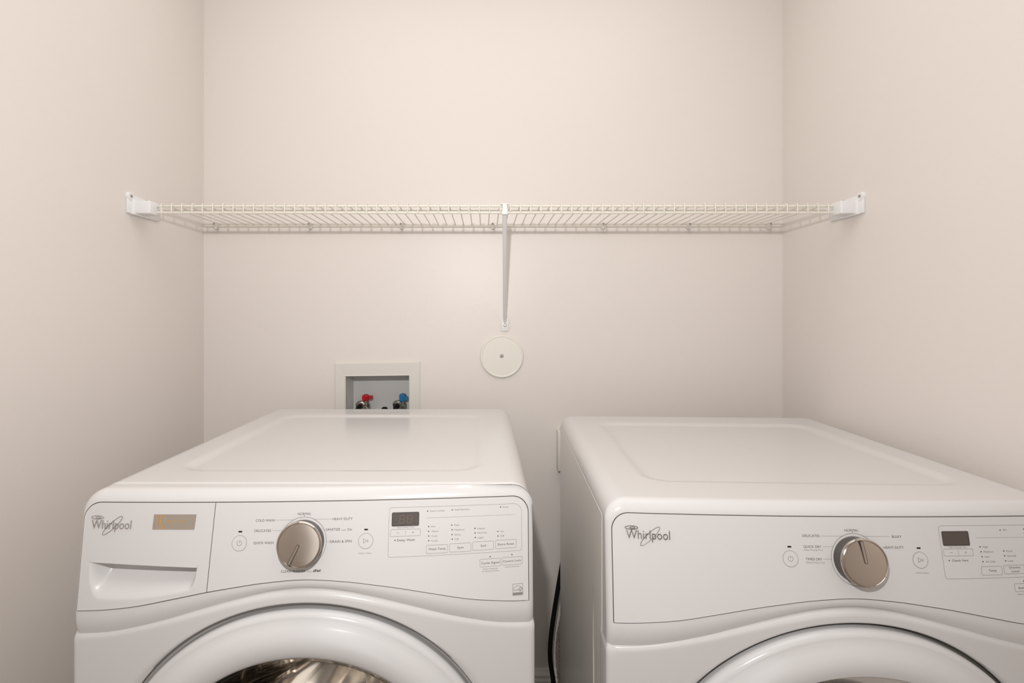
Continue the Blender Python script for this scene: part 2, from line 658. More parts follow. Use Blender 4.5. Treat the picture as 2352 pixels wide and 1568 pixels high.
DOT_WASHER = [(131.3, 909.9), (179.1, 949.5), (216.2, 950.1), (290.2, 951.5), (181.0, 927.6), (181.1, 920.8), (181.3, 914.2), (181.4, 907.5), (215.9, 928.3), (216.3, 921.6), (216.3, 914.8), (216.6, 908.2), (251.0, 922.2), (251.2, 915.6), (251.5, 909.0), (286.0, 916.2), (286.2, 909.6), (274.2, 880.7), (307.5, 881.4)]
BOX_WASHER = [(177.9, 889.7, 209.9, 901.2), (212.5, 890.1, 245.0, 901.9), (247.6, 890.8, 279.4, 902.9), (282.4, 891.3, 314.2, 903.4), (258.6, 866.7, 289.9, 877.6), (292.2, 867.1, 323.5, 877.9), (121.6, 886.6, 322.8, 955.7), (126.1, 929.9, 166.1, 948.6), (124.4, 915.3, 168.7, 924.9), (308.5, 822.8, 323.8, 838.9), (-227.9, 929.0, -164.7, 950.2)]
TEXT_DRYER = [('NORMAL', -1.3, 18.4, 948.9, 3.2, 'n'), ('DELICATES', -62.3, -37.8, 941.2, 3.2, 'n'), ('BULKY', 65.1, 79.1, 940.7, 3.2, 'n'), ('QUICK DRY', -62.2, -37.3, 926.8, 3.2, 'n'), ('Adjust Drying Time', -61.9, -35.6, 922.5, 1.9, 'f'), ('HEAVY DUTY', 51.2, 79.9, 926.4, 3.2, 'n'), ('TIMED DRY', -61.0, -37.8, 910.4, 3.2, 'n'), ('Adjust Drying Time', -61.1, -34.7, 906.1, 1.9, 'f'), ('Hold to Start', 92.5, 110.8, 893.2, 1.7, 'f'), ('Adjust Drying Time', 145.0, 171.2, 926.3, 1.7, 'f'), ('Check Vent', 147.2, 171.0, 908.8, 2.8, 'n'), ('Wet', 228.6, 234.5, 948.6, 2.3, 'f'), ('Damp', 264.3, 274.2, 949.5, 2.3, 'f'), ('Cool', 264.6, 273.2, 943.3, 2.3, 'f'), ('High', 194.9, 203.0, 926.2, 2.3, 'f'), ('Medium', 195.7, 209.7, 919.7, 2.3, 'f'), ('Low', 196.3, 203.1, 913.1, 2.3, 'f'), ('Air Only', 196.6, 211.1, 906.5, 2.3, 'f'), ('More', 229.5, 238.4, 920.0, 2.3, 'f'), ('Normal', 230.0, 242.9, 913.5, 2.3, 'f'), ('Less', 229.7, 237.5, 906.9, 2.3, 'f'), ('Temp', 198.9, 210.4, 894.8, 2.8, 'n'), ('Dryness', 230.5, 247.2, 898.0, 2.5, 'n'), ('Level', 233.4, 244.5, 892.9, 2.5, 'n'), ('End Signal', 240.0, 261.1, 870.8, 2.7, 'n'), ('Hold 3 Seconds', 237.0, 259.0, 862.5, 1.7, 'f')]
LINE_DRYER = [(-35.8, 941.1, -4.7, 941.1, 0.35), (23.0, 940.9, 62.4, 940.9, 0.35), (-34.8, 927.0, -20.2, 927.0, 0.35), (-35.6, 910.6, -24.1, 910.6, 0.35), (187.5, 938.2, 299.4, 938.2, 0.3)]
DOT_DRYER = [(143.1, 909.0), (224.7, 948.4), (260.4, 949.2), (260.4, 943.2), (191.3, 926.4), (191.7, 919.8), (192.1, 913.3), (192.3, 906.7), (225.7, 920.3), (226.0, 913.8), (226.3, 907.1), (249.4, 879.6)]
BOX_DRYER = [(188.4, 888.9, 219.1, 900.2), (222.2, 889.7, 253.0, 901.0), (234.4, 866.1, 265.9, 876.5), (134.1, 884.9, 330.8, 954.9), (137.6, 928.8, 176.2, 947.4), (136.7, 914.7, 179.8, 924.0)]


# ------------------------------------------------------------------ washer and dryer
PT = .0012       # how far the control panel stands proud of the console


def plate(k, xa, xb, hole=None, nx=60, slantL=None, slantR=None):
    """a moulded face plate over the console between xa and xb, bottom edge following the arch;
    hole = scoop description for the drawer pull"""
    b = MB()

    def X(s, z):
        l = xa + (slantL(z) if slantL else 0)
        r = xb + (slantR(z) if slantR else 0)
        return l + (r - l) * s
    r = .024
    ss = []
    for i in range(nx + 1):
        ss.append(i / nx)
    if xa < -.3:
        ss += [(r * (1 - math.cos(PI / 2 * i / 8))) / (xb - xa) for i in range(8)]
    if xb > .3:
        ss += [1 - (r * (1 - math.cos(PI / 2 * i / 8))) / (xb - xa) for i in range(8)]
    ss = sorted(set(round(s, 6) for s in ss))
    if hole:
        lowf, upf, dep = hole
        ts = [('a', i / 6) for i in range(7)] + [('b', i / 26) for i in range(1, 27)] + [('e', 0)] + [('c', i / 14) for i in range(1, 15)]
    else:
        ts = [('n', i / 16) for i in range(17)]
    rows = [('edge0', 0)] + ts + [('edge1', 0)]

    def fn(i, j):
        kind, t = rows[j]
        s = ss[i]
        x = X(s, .90)
        zb, zt = zpb(x) + .0003, zt_panel(x, .3327, .9662, .0240)
        add = 0
        if kind == 'edge0':
            z, add = zb, .004
        elif kind == 'edge1':
            z, add = zt, .004
        elif kind == 'n':
            z = zb + (zt - zb) * t
        else:
            lo, up = lowf(x), upf(x)
            if kind == 'a':
                z = zb + (lo - zb) * t
            elif kind == 'b':
                z = lo + (up - lo) * t
                add = dep(x, t)
            elif kind == 'e':
                z = up + .0004
            else:
                z = up + .0004 + (zt - up - .0004) * t
        x = X(s, z)
        return (x, yc(x, z, k) - PT + add, z)
    b.grid(fn, len(ss), len(rows))
    # side edges
    for e in (0, len(ss) - 1):
        def fe(i, j, e=e):
            x, y, z = fn(e, j)
            return (x, y + (.004 if i else 0), z)
        b.grid(fe, 2, len(rows))
    return b


def appliance(name, label, cat, group, X, Y, Z, rz, k, hw, y_deep, washer, T_, L_, D_, B_):
    root = empty(name, (X, Y, Z), rz)
    tag(root, label, cat, group)
    S = lambda x, z: yc(x, z, k) - PT
    # ---- cabinet: open fronted steel shell
    b = MB()
    t = .012
    ch = hw - (.0052 if washer else .0005)
    ztop = .953
    b.box(-ch, -ch + t, .034, y_deep - .012, .03, ztop)
    b.box(ch - t, ch, .034, y_deep - .012, .03, ztop)
    b.box(-ch + t, ch - t, y_deep - .024, y_deep - .012, .03, ztop)
    b.box(-ch + t, ch - t, .036, y_deep - .024, .03, .05)
    for sx in (-1, 1):       # pressed bead and service seam on each side
        x = sx * ch
        vs = []
        for i in range(13):
            zz = .70 * i / 12 + .10
            yy = .118 + (.80 - zz) * -.060
            e = .0013 * min(1, i * 2, (12 - i) * 2)
            vs += [(x, yy - .0028, zz), (x + sx * e, yy, zz), (x, yy + .0028, zz)]
        fs = []
        for i in range(12):
            for j in range(2):
                a = 3 * i + j
                fs.append((a, a + 1, a + 4, a + 3))
        b.add(vs, fs)
    b.build('cabinet', M['side'] if not washer else M['side'], root, angle=.5)
    for sx in (-1, 1):
        for yy in (.06, y_deep - .06):
            b = MB()
            b.lathe([(.022, 0), (.022, .012), (.012, .016), (.012, .04)], (sx * .29, yy, -Z if Z < 0 else 0), (0, 0, 1), 16)
            b.build('levelling_foot', M['rubber'], root)
    # ---- lid
    lh = hw - (.0045 if washer else .001)
    y0 = .034 if washer else .052
    rb = .022
    xs = [-lh + R3 * (1 - math.cos(PI / 2 * i / 12)) for i in range(12)]
    xs += [-lh + R3 + 2 * (lh - R3) * i / 90 for i in range(91)]
    xs += [-x for x in xs[11::-1]]
    yb = y_deep
    ys = ([y0 + .005 * (1 - math.cos(PI / 2 * i / 4)) for i in range(4)] if washer else [y0]) \
        + [y0 + .006 + (yb - rb - y0 - .006) * i / 110 for i in range(111)] + [yb - rb + rb * math.sin(PI / 2 * i / 8) for i in range(1, 9)]
    zl = ZTOP

    def emb(x, y):
        # shallow pressed recess with rounded corners
        c = .05
        ex, ey0, ey1 = .262 - abs(x), y - .098, y_deep - .100 - y
        ey = min(ey0, ey1)
        if ex < c and ey < c:
            d_ = c - math.hypot(c - ex, c - ey)
        else:
            d_ = min(ex, ey)
        return .0045 * sm(d_ / (.018 + .008 * sm((ey0 - ey1) / .3 + .5)))

    def lid(i, j):
        x, y = xs[i], ys[j]
        z = top_outline(x, lh, zl)
        if y > yb - rb:
            z -= rb - math.sqrt(max(0, rb * rb - (y - yb + rb) ** 2))
        z -= emb(x, y)
        if washer and y < y0 + .005:
            z -= .005 - math.sqrt(max(0, .005 ** 2 - (.005 - (y - y0)) ** 2))
        return Vector((x, y, z))
    b = MB()
    b.grid(lid, len(xs), len(ys))
    nx_, ny_ = len(xs), len(ys)
    # skirt down to the cabinet
    rim = [lid(0, j) for j in range(ny_)] + [lid(i, ny_ - 1) for i in range(1, nx_)] + [lid(nx_ - 1, j) for j in range(ny_ - 2, -1, -1)]
    b.grid(lambda i, j: (rim[i][0], rim[i][1], rim[i][2] if j == 0 else .9535), len(rim), 2)
    if washer:
        b.grid(lambda i, j: (xs[i], y0, lid(i, 0)[2] if j == 0 else .955), nx_, 2)
    b.build('lid', M['enamel'], root, angle=.9, weld=.00005)
    # ---- console shell
    console_mesh(k, hw - (.0025 if washer else .001), .036 if washer else .052, washer).build('console', M['enamel'], root, angle=.9, weld=.00005)
    # ---- lower front panel with door opening
    front_panel_mesh(k, hw).build('front_panel', M['enamel'], root, angle=.9)
    # ---- dark seam line around the control panel
    b = MB()
    pl = []
    pl += [(-.333, zpb(.333) + (.94 - zpb(.333)) * i / 10) for i in range(10)]
    for i in range(13):
        a = PI - PI / 2 * i / 12
        pl.append((-.309 + .024 * math.cos(a), .9425 + .024 * math.sin(a)))
    pl += [(-.309 + .618 * i / 60, .9665) for i in range(1, 60)]
    for i in range(13):
        a = PI / 2 - PI / 2 * i / 12
        pl.append((.309 + .024 * math.cos(a), .9425 + .024 * math.sin(a)))
    pl += [(.333, .94 + (zpb(.333) - .94) * i / 10) for i in range(1, 11)]
    pl += [(.333 - .666 * i / 80, zpb(.333 - .666 * i / 80)) for i in range(1, 81)]
    surf_strip(b, pl, .0016, lambda x, z: yc(x, z, k), .0004)
    b.build('panel_seam', M['seam'], root)
    # ---- face plates
    if washer:
        dv = lambda z: .012 * (z - .90)
        panel = plate(k, -.1374, .3327, slantL=dv).build('control_panel', M['panel'], root, angle=.9)
        # drawer front with scooped pull
        def upf(x):
            return .8812 - (x + .3163) / .157 * .0045
        def lowf(x):
            u = (x + .3195) / .164
            if u <= 0 or u >= 1:
                return upf(x) - .0001
            base = .8295 + .0015 * u + .0165 * max(0, u - .25) ** 1.7 / .75 ** 1.7
            cl = 1 - math.sqrt(max(0, 1 - (1 - min(1, u / .13)) ** 2))
            cr = 1 - math.sqrt(max(0, 1 - (1 - min(1, (1 - u) / .07)) ** 2))
            return base + (upf(x) - .010 - base) * cl + (upf(x) - .003 - base) * cr * .9
        def dep(x, t):
            u = (x + .3195) / .164
            if u <= 0 or u >= 1:
                return 0
            e = sm(u / .14) * sm((1 - u) / .045)
            return .026 * e * sm(t * 1.25) ** .9
        drawer = plate(k, -.3327, -.1384, hole=(lowf, upf, dep), nx=110, slantR=dv).build('detergent_drawer', M['panel'], root, angle=.75)
        b = MB()
        surf_strip(b, [(-.1379 + .012 * (z - .90), z) for z in [.8448 + .0206 * i / 1 for i in range(6)] + [.9655]], .0013, lambda x, z: yc(x, z, k), .0006)
        b.build('drawer_seam', M['seam'], root)
    else:
        panel = plate(k, -.3327, .3327, nx=90).build('control_panel', M['panel'], root, angle=.9)

    # ---- print
    MMs = lambda v: v / 1000.0
    ink, faint = MB(), MB()
    for s, x0, x1, z_, h, kind in T_:
        x0, x1, z_, h = map(MMs, (x0, x1, z_, h))
        if kind == 'f':
            put_text(faint, s, x0, x1, z_, h, S, .00018)
        elif kind == 'i':
            put_text(ink, s, x0, x1, z_, h, S, .00018, .035, skew=.35)
        else:
            put_text(ink, s, x0, x1, z_, h, S, .00018)
    for x0, z0, x1, z1, w in L_:
        surf_strip(faint, seg(*map(MMs, (x0, z0, x1, z1))), MMs(w), S, .00016)
    frame_r = .012 if washer else .012
    kx, kz = (-.0041, .9107) if washer else (.0096, .9103)
    surf_strip(ink, circ(kx, kz, .0345, 72), .00042, S, .00016)
    disc(ink, kx, kz + .0362, .0006, S, .00018, 8)
    nb = len(B_)
    nbtn = 6 if washer else 3
    fr, lcd, pm = B_[nbtn], B_[nbtn + 1], B_[nbtn + 2]
    surf_strip(faint, rrect(*map(MMs, fr), .0035, .012), .0004, S, .00016)
    ink.build('printed_lettering', M['ink'], panel)
    faint.build('fine_print', M['inkf'], panel)
    # indicator lamps
    for x, z in D_:
        b = MB()
        disc(b, MMs(x), MMs(z), .00085, S, .0003, 12)
        b.build('indicator_dot', M['led'], panel, smooth=False)
    # soft keys: outlined buttons
    for q in list(B_[:nbtn]) + [pm]:
        x0, z0, x1, z1 = map(MMs, q)
        b = MB()
        b.cur = 0
        surf_strip(b, rrect(x0, z0, x1, z1, .0016), .00038, S, .00030)
        if q is pm:
            xm, zm = (x0 + x1) / 2, (z0 + z1) / 2
            surf_strip(b, seg(xm, zm - .003, xm, zm + .003), .00035, S, .0003)
            xq = (x1 - x0) / 4
            surf_strip(b, seg(xm - xq - .0022, zm, xm - xq + .0022, zm), .0004, S, .0003)
            surf_strip(b, seg(xm + xq - .0018, zm, xm + xq + .0018, zm), .0004, S, .0003)
            surf_strip(b, seg(xm + xq, zm - .0018, xm + xq, zm + .0018), .0004, S, .0003)
        b.build('soft_key', M['inkf'], panel)
    # power and start buttons
    px, pz, sx_, sz_ = (-.0968, .9104, .0882, .9105) if washer else (-.0823, .9106, .1013, .9099)
    for nm, bx, bz in (('power_button', px, pz), ('start_button', sx_, sz_)):
        b = MB()
        b.cur = 0
        disc(b, bx, bz, .0104, S, .0004, 48)
        b.cur = 1
        surf_strip(b, circ(bx, bz, .0106, 56), .00045, S, .0005)
        if nm == 'power_button':
            surf_strip(b, circ(bx, bz, .0034, 30, 112, 428), .00055, S, .0006)
            surf_strip(b, seg(bx, bz + .0003, bx, bz + .0040, .002), .00055, S, .0006)
        else:
            tr = [(bx - .0033, bz + .0032), (bx - .0033, bz - .0032), (bx + .0012, bz), (bx - .0033, bz + .0032)]
            for a, c in zip(tr, tr[1:]):
                surf_strip(b, seg(*a, *c), .0005, S, .0006)
            for q in (.0023, .0037):
                surf_strip(b, seg(bx + q, bz - .0018, bx + q, bz + .0018, .002), .0005, S, .0006)
        b.build(nm, [M['panel'], M['inkl'] if False else M['inkf']], panel)
        b = MB()
        lz = bz + .0157
        n_ = 24
        vs = [(bx, S(bx, lz) - .0009, lz)]
        for i in range(n_):
            a = 2 * PI * i / n_
            ca, sa = math.cos(a), math.sin(a)
            qx = bx + .0029 * (abs(ca) ** .5) * (1 if ca >= 0 else -1)
            qz = lz + .0011 * (abs(sa) ** .7) * (1 if sa >= 0 else -1)
            vs.append((qx, S(qx, qz) - .0003, qz))
        b.add(vs, [(0, 1 + i, 1 + (i + 1) % n_) for i in range(n_)])
        b.build('indicator_lamp', M['led'], panel)
    # display window
    x0, z0, x1, z1 = map(MMs, lcd)
    b = MB()
    o_ = rrect(x0, z0, x1, z1, .0016)[:-1]
    cx, cz_ = (x0 + x1) / 2, (z0 + z1) / 2
    b.add([(cx, S(cx, cz_) - .0005, cz_)] + [(x, S(x, z) - .0005, z) for x, z in o_], [(0, i + 1, (i + 1) % len(o_) + 1) for i in range(len(o_))])
    b.cur = 1
    surf_strip(b, rrect(x0, z0, x1, z1, .0016), .0008, S, .0007)
    if washer:
        b.cur = 2
        for cxx in (.1412, .1523):
            w, h = .0038, .0054
            zc_ = .9394
            sk = lambda x, z: (x + (z - zc_) * .10, z)
            for a in ((-w, h, w, h), (-w, 0, w, 0), (-w, -h, w, -h), (-w, h, -w, 0), (w, h, w, 0), (-w, 0, -w, -h), (w, 0, w, -h)):
                p0 = sk(cxx + a[0] * .92, zc_ + a[1] * .94)
                p1 = sk(cxx + a[2] * .92, zc_ + a[3] * .94)
                surf_strip(b, seg(*p0, *p1, .004), .0013, S, .0008)
    b.build('display_window', [M['lcd'], M['bezel'], M['lcdseg']], panel, smooth=False)

    # ---- emblem with ripple ring and orbit line
    if washer:
        lx0, lx1, lzm, ex, ez, ox, oz = -.3200, -.2600, .9357, -.3120, .9456, -.2878, .9345
    else:
        lx0, lx1, lzm, ex, ez, ox, oz = -.3128, -.2503, .9375, -.3050, .9468, -.2788, .9360
    host = drawer if washer else panel
    b = MB()
    put_text(b, 'Whirlpool', lx0, lx1, lzm, .0122, S, .0011, -.012)
    lg = b.build('brand_emblem', M['logo'] if washer else M['logod'], host, smooth=False)
    sol = lg.modifiers.new('depth', 'SOLIDIFY')
    sol.thickness = .0009
    sol.offset = 0

    def ring3(b, pts, r_, off):
        b.tube([(x, S(x, z) - off, z) for x, z in pts], r_, 6, caps=False)
    b = MB()
    ring3(b, circ(ex, ez, .0024, 40, rx=.0092), .00045, .0009)
    ring3(b, circ(ex + .0012, ez - .0002, .0011, 28, rx=.0040), .00035, .0009)
    b.build('emblem_ripple', M['logo'] if washer else M['logod'], host)
    b = MB()
    pts = []
    for i in range(61):
        a = 2 * PI * i / 60 + .9
        u, v = .0190 * math.cos(a), .0042 * math.sin(a)
        ca, sa = math.cos(math.radians(43)), math.sin(math.radians(43))
        pts.append((ox + u * ca - v * sa, oz + u * sa + v * ca))
    b.tube([(x, S(x, z) - .0019, z) for x, z in pts], .0003, 6, caps=False)
    b.build('emblem_orbit', M['logoline'], host)

    # ---- knob
    xk, zk = kx, kz
    e = 1e-3
    nx = (S(xk + e, zk) - S(xk - e, zk)) / (2 * e)
    nz = (S(xk, zk + e) - S(xk, zk - e)) / (2 * e)
    nrm = Vector((nx, -1, nz)).normalized()
    org = Vector((xk, S(xk, zk), zk))
    b = MB()
    b.lathe([(.0315, -.001), (.0310, .006), (.0300, .017)], org, nrm, 72)
    kn = b.build('cycle_knob', M['skirt'], root, angle=.5)
    b = MB()
    b.lathe([(.0296, .012), (.0316, .0150), (.0325, .0175), (.0322, .0195), (.0308, .0208), (.0301, .0212), (.0297, .0206), (.0292, .0196)], org, nrm, 96, close=False)
    b.build('knob_rim', M['chrome'], kn)
    b = MB()
    b.lathe([(.0293, .0194), (.0293, .0201), (.024, .0209), (.016, .0215), (.008, .0218), (.0008, .0219)], org, nrm, 96)
    b.build('knob_face', M['knob'], kn)
    ang = math.radians(205 if washer else -7)
    ux = Vector((1, 0, 0)); ux = (ux - nrm * ux.dot(nrm)).normalized()
    uz = ux.cross(nrm)
    uz = uz if uz.z > 0 else -uz
    dr = ux * math.sin(ang) + uz * math.cos(ang)
    pr = nrm.cross(dr)
    b = MB()

    def kp(a, c, h): return org + dr * a + pr * c + nrm * h
    outl = [(.0290, -.0018), (.0290, .0018)] + [(.0015 - .0018 * math.sin(math.radians(q)), .0018 * math.cos(math.radians(q))) for q in range(0, 181, 20)]
    b.cur = 0
    n_ = len(outl)
    b.add([kp(a, c, .0226) for a, c in outl], [tuple(range(n_))])
    b.cur = 1
    for i in range(n_):
        p, q = outl[i], outl[(i + 1) % n_]
        b.tube([kp(*p, .0222), kp(*q, .0222)], .00055, 6)
    b.build('knob_pointer', [M['knob'], M['seam']], kn, smooth=False)

    # ---- extras on the washer
    if washer:
        b = MB()
        q = [(-.2274, .9502), (-.1640, .9502), (-.1652, .9290), (-.2281, .9290)]
        vs = []
        for i in range(9):
            t = i / 8
            for (xa, za), (xb, zb) in ((q[3], q[2]), (q[0], q[1])):
                x, z = xa + (xb - xa) * t, za + (zb - za) * t
                vs.append((x, S(x, z) - .0003, z))
        b.add(vs, [(2 * i, 2 * i + 2, 2 * i + 3, 2 * i + 1) for i in range(8)])
        lb = b.build('foil_label', M['label'], drawer, smooth=False)
        lb['label'] = 'beige foil label with orange arcs reading Direct Drive'
        b = MB()
        b.cur = 0
        def arc(x, w, bend):
            return [(x - bend * math.sin(PI * t) * .7 + bend * 1.6 * max(0, t - .35) ** 1.6, .9499 - .0200 * t) for t in [i / 12 for i in range(13)]]
        surf_strip(b, arc(-.2140, 0, .0016 * 2.2), .0017, S, .0005)
        surf_strip(b, [p for p in arc(-.2190, 0, .0015 * 1.6)][:10], .0008, S, .0005)
        b.cur = 1
        put_text(b, 'Direct Drive', -.2086, -.1786, .9407, .0038, S, .0005, .006)
        put_text(b, 'motor', -.2075, -.2005, .9358, .0014, S, .0005)
        # nested under the drawer (three levels at most)
        b.build('label_print', [M['orange'], M['orange2']], drawer, smooth=False)
        # energy mark
        x0, z0, x1, z1 = .3085, .8228, .3238, .8389
        b = MB()
        surf_strip(b, rrect(x0, z0, x1, z1, .0003), .0005, S, .0003)
        for i in range(5):
            zz = z0 + .0006 + .0007 * i
            surf_strip(b, seg(x0, zz, x1, zz), .0008, S, .0003)
        surf_strip(b, circ((x0 + x1) / 2, .8288, .0070, 24, 15, 165, rx=.0072), .0005, S, .0003)
        sc_ = []
        for i in range(40):
            t = i / 39
            sc_.append((x0 + .0012 + .0095 * t, .8295 + .0012 * t + .0006 * math.sin(t * 26)))
        surf_strip(b, sc_, .0005, S, .0003)
        st = []
        for i in range(11):
            a = PI / 2 + PI * i / 5 + .25
            rr = .0026 if i % 2 == 0 else .0011
            st.append((x1 - .0034 + rr * math.cos(a), .8315 + rr * math.sin(a)))
        for a, c in zip(st, st[1:]):
            surf_strip(b, seg(*a, *c, .002), .0004, S, .0003)
        put_text(b, 'star', x1 - .0062, x1 - .0010, .8291, .0014, S, .0003, .02)
        b.build('energy_mark', M['inkf'], panel)

    # ---- door
    def bow(p):
        return (p[0], p[1] + F0(p[0], k), p[2])
    gap = M['gap_w'] if washer else M['gap_d']
    b = MB()
    RD = ROPEN - (.0070 if washer else .0050)
    b.lathe([(ROPEN, -.0035), (ROPEN, -.0115), (RD - .03, -.0115)], (0, 0, DZC), (0, -1, 0), 160, close=False)
    b.v = [bow(p) for p in b.v]
    b.build('door_gasket', gap, root)
    b = MB()
    b.lathe([(RD - .004, -.0115), (RD, -.0112), (RD, -.003)], (0, 0, DZC), (0, -1, 0), 160, close=False)
    b.cur = 1
    b.lathe([(RD + .0001, -.0035), (RD + .0001, -.001)], (0, 0, DZC), (0, -1, 0), 160, close=False)
    b.v = [bow(p) for p in b.v]
    tr_ = b
    b = MB()
    prof = [(RD, -.001)]
    for i in range(1, 9):
        a = PI / 2 * i / 8
        prof.append((RD - .010 * (1 - math.cos(a)), -.001 + .012 * math.sin(a)))
    # swell towards the middle of the ring, then a long inward slope to the glass
    for rr, h in [(.272, .0165), (.265, .0205), (.258, .0232), (.251, .0243), (.244, .0240), (.238, .0225), (.233, .0205), (.229, .0180), (.2265, .0150), (.2255, .0110), (.2255, -.005)]:
        prof.append((rr + (0 if washer or rr > .2335 else .0055), h))
    b.lathe(prof, (0, 0, DZC), (0, -1, 0), 200, close=False)
    b.v = [bow(p) for p in b.v]
    door = b.build('door', M['door_w'], root, angle=1.0)
    tr_.build('door_trim', [M['gap_w'], M['trimgrey']] if washer else M['door_w'], door)
    b = MB()
    if washer:
        gp = [(.2253, .009), (.222, .009), (.214, .002), (.200, -.020), (.185, -.045), (.165, -.065), (.13, -.078), (.08, -.085), (.001, -.087)]
    else:
        gp = [(.2308, .012), (.215, .011), (.18, .013), (.12, .017), (.06, .019), (.001, .0195)]
    b.lathe(gp, (0, 0, DZC), (0, -1, 0), 128, close=False)
    b.v = [bow(p) for p in b.v]
    gl = b.build('door_glass', M['glass'] if washer else M['glassd'], door, angle=1.2)
    # ---- drum
    b = MB()
    nn = 160
    prof = []
    for i in range(30):
        prof.append((.262, -.06 - .012 * i))
    prof += [(.2, -.44), (.1, -.46), (.002, -.465)]
    vs = []
    front = [(.290, -.013), (.262, -.022), (.240, -.030), (.238, -.046), (.262, -.06)]
    allp = front + prof
    b.lathe(allp, (0, 0, DZC), (0, -1, 0), nn, close=False)
    if washer:
        nv = []
        for p in b.v:
            x, y, z = p
            d_ = math.hypot(x, z - DZC)
            if y > .055 and d_ > .05:
                a = math.atan2(x, z - DZC)
                wv = .0035 * math.sin(a * 23 + 4 * math.sin(y * 22)) + .009 * math.sin(a * 8 + y * 38 + 2 * math.sin(a * 3))
                s2 = (d_ - wv) / d_
                x, z = x * s2, DZC + (z - DZC) * s2
            nv.append((x, y, z))
        b.v = nv
    b.v = [(x, y + min(0, F0(x, k)) * (1 - sm(y / .08)), z) for x, y, z in b.v]
    b.build('drum', M['steel'] if washer else M['steel2'], root, angle=1.2)
    return root


appliance('washing_machine', 'white front-loading washing machine on the left with detergent drawer and knob turned down-left',
          'washing machine', None, -.265, .7915, 0.0, 0.0, .0436, HW, .714, True,
          TEXT_WASHER, LINE_WASHER, DOT_WASHER, BOX_WASHER)
appliance('clothes_dryer', 'white front-loading clothes dryer on the right with smoked door glass and knob at normal',
          'dryer', None, .5215, .762, -.012, -math.radians(2.6), .028, HW, .690, False,
          TEXT_DRYER, LINE_DRYER, DOT_DRYER, BOX_DRYER)

# ------------------------------------------------------------------ wire shelf
shelf = empty('wire_shelf', (.0275, YB, 1.52))
tag(shelf, 'long white ventilated wire shelf spanning the alcove wall to wall', 'shelf')
SX, SY, SZ = .0275, YB, 1.52


def sh(b, name, m, parent=shelf, **kw):
    return b.build(name, m, parent, shift=(-SX, -SY, -SZ), **kw)


YFR = 1.316
x_first, pitch, nw = -.8025, .02551, 66
b = MB()
for i in range(nw):
    x = x_first + pitch * i
    jit = .0006 * math.sin(i * 2.3)
    b.tube([(x + jit, 1.6085, 1.5262), (x, 1.50, 1.5258), (x, 1.40, 1.5258), (x, YFR, 1.5258), (x, YFR - .0030, 1.5248), (x, YFR - .0048, 1.5222),
            (x, YFR - .0052, 1.519), (x, YFR - .0052, 1.5035), (x, YFR - .0040, 1.5012)], .0016, 8)
sh(b, 'wire_grid', M['wire'])
for y, z, r in ((YFR, 1.5205, .0028), (YFR, 1.5043, .0034), (1.376, 1.5212, .0030), (1.606, 1.5205, .0036)):
    b = MB()
    back = y > 1.5
    b.tube([(XL + (.012 if back else .026), y, z), (XR - (.012 if back else .026), y, z)], r, 12)
    sh(b, 'shelf_rod', M['wire'])
for sx, xw in ((1, XL), (-1, XR)):
    b = MB()
    x0, x1 = sorted((xw, xw + sx * .006))
    b.rbox(x0, x1, 1.268, 1.390, 1.495, 1.5305, .0015, 2)      # plate against the side wall
    b.rbox(x0, x1, 1.272, 1.350, 1.5285, 1.5405, .0015, 2)
    # round ear at the front
    b.lathe([(.0105, 0), (.0105, .006), (.0095, .0075)], (xw, 1.277, 1.5365), (sx, 0, 0), 24)
    # socket holding the shelf end
    x0, x1 = sorted((xw + sx * .005, xw + sx * .046))
    b.rbox(x0, x1, 1.286, 1.325, 1.4965, 1.5285, .003, 3)
    b.rbox(min(xw, xw + sx * .012), max(xw, xw + sx * .012), 1.280, 1.345, 1.493, 1.531, .003, 3)
    br = sh(b, 'end_bracket', M['bracket'])
    for yy, zz in ((1.277, 1.5365), (1.335, 1.5360)):
        b = MB()
        b.lathe([(.0036, .006), (.0036, .0085), (.002, .0095)], (xw, yy, zz), (sx, 0, 0), 16)
        sh(b, 'screw', M['screw'], br)
# back wall clips
for u in (493, 710, 921, 1132, 1386, 1584, 1770):
    x = (u - 1112) * 1.60 / 1212
    b = MB()
    b.lathe([(.0030, 0), (.0050, .003), (.0058, .008), (.0056, .013), (.0035, .017), (.0006, .0185)], (x, YB - .0005, 1.5185), (.05, -1, -.15), 20)
    b.rbox(x - .0045, x + .0045, 1.598, YB - .001, 1.518, 1.5315, .002, 2)
    cl = sh(b, 'wall_clip', M['clip'])
    b = MB()
    b.lathe([(.0022, 0), (.0022, .003)], (x - .0005, 1.598, 1.5262), (0, -1, .1), 12)
    sh(b, 'clip_screw', M['screw'], cl)
# diagonal support brace
b = MB()
xt, xb_ = .0515, .0632
P0, P1 = Vector((xt, YFR + .004, 1.500)), Vector((xb_, 1.6105, 1.238))
b.tube([P0, P0.lerp(P1, .5), P1], .0058, 18)
P2 = Vector((xb_, 1.6165, 1.226))
b.tube([P1, P1.lerp(P2, .6), P2], .0058, 18, rfn=lambda i: (.0058, .0050, .0035)[i])
br = sh(b, 'support_brace', M['strut'])
b = MB()
b.rbox(.0632 - .0115, .0632 + .0115, 1.6150, YB, 1.201, 1.240, .0015, 2)
sh(b, 'brace_foot', M['bracket'], br)
b = MB()
b.lathe([(.0042, 0), (.0042, .0012), (.003, .0022)], (.0640, 1.6150, 1.2185), (0, -1, 0), 18)
sh(b, 'foot_screw', M['screw'], br)
b = MB()   # saddle hooked over the two front rods
b.rbox(xt - .010, xt + .010, YFR - .0060, YFR + .0060, 1.5235, 1.5262, .0008, 2)
b.rbox(xt - .0055, xt + .0055, YFR - .0065, YFR - .0030, 1.4990, 1.5255, .0012, 2)
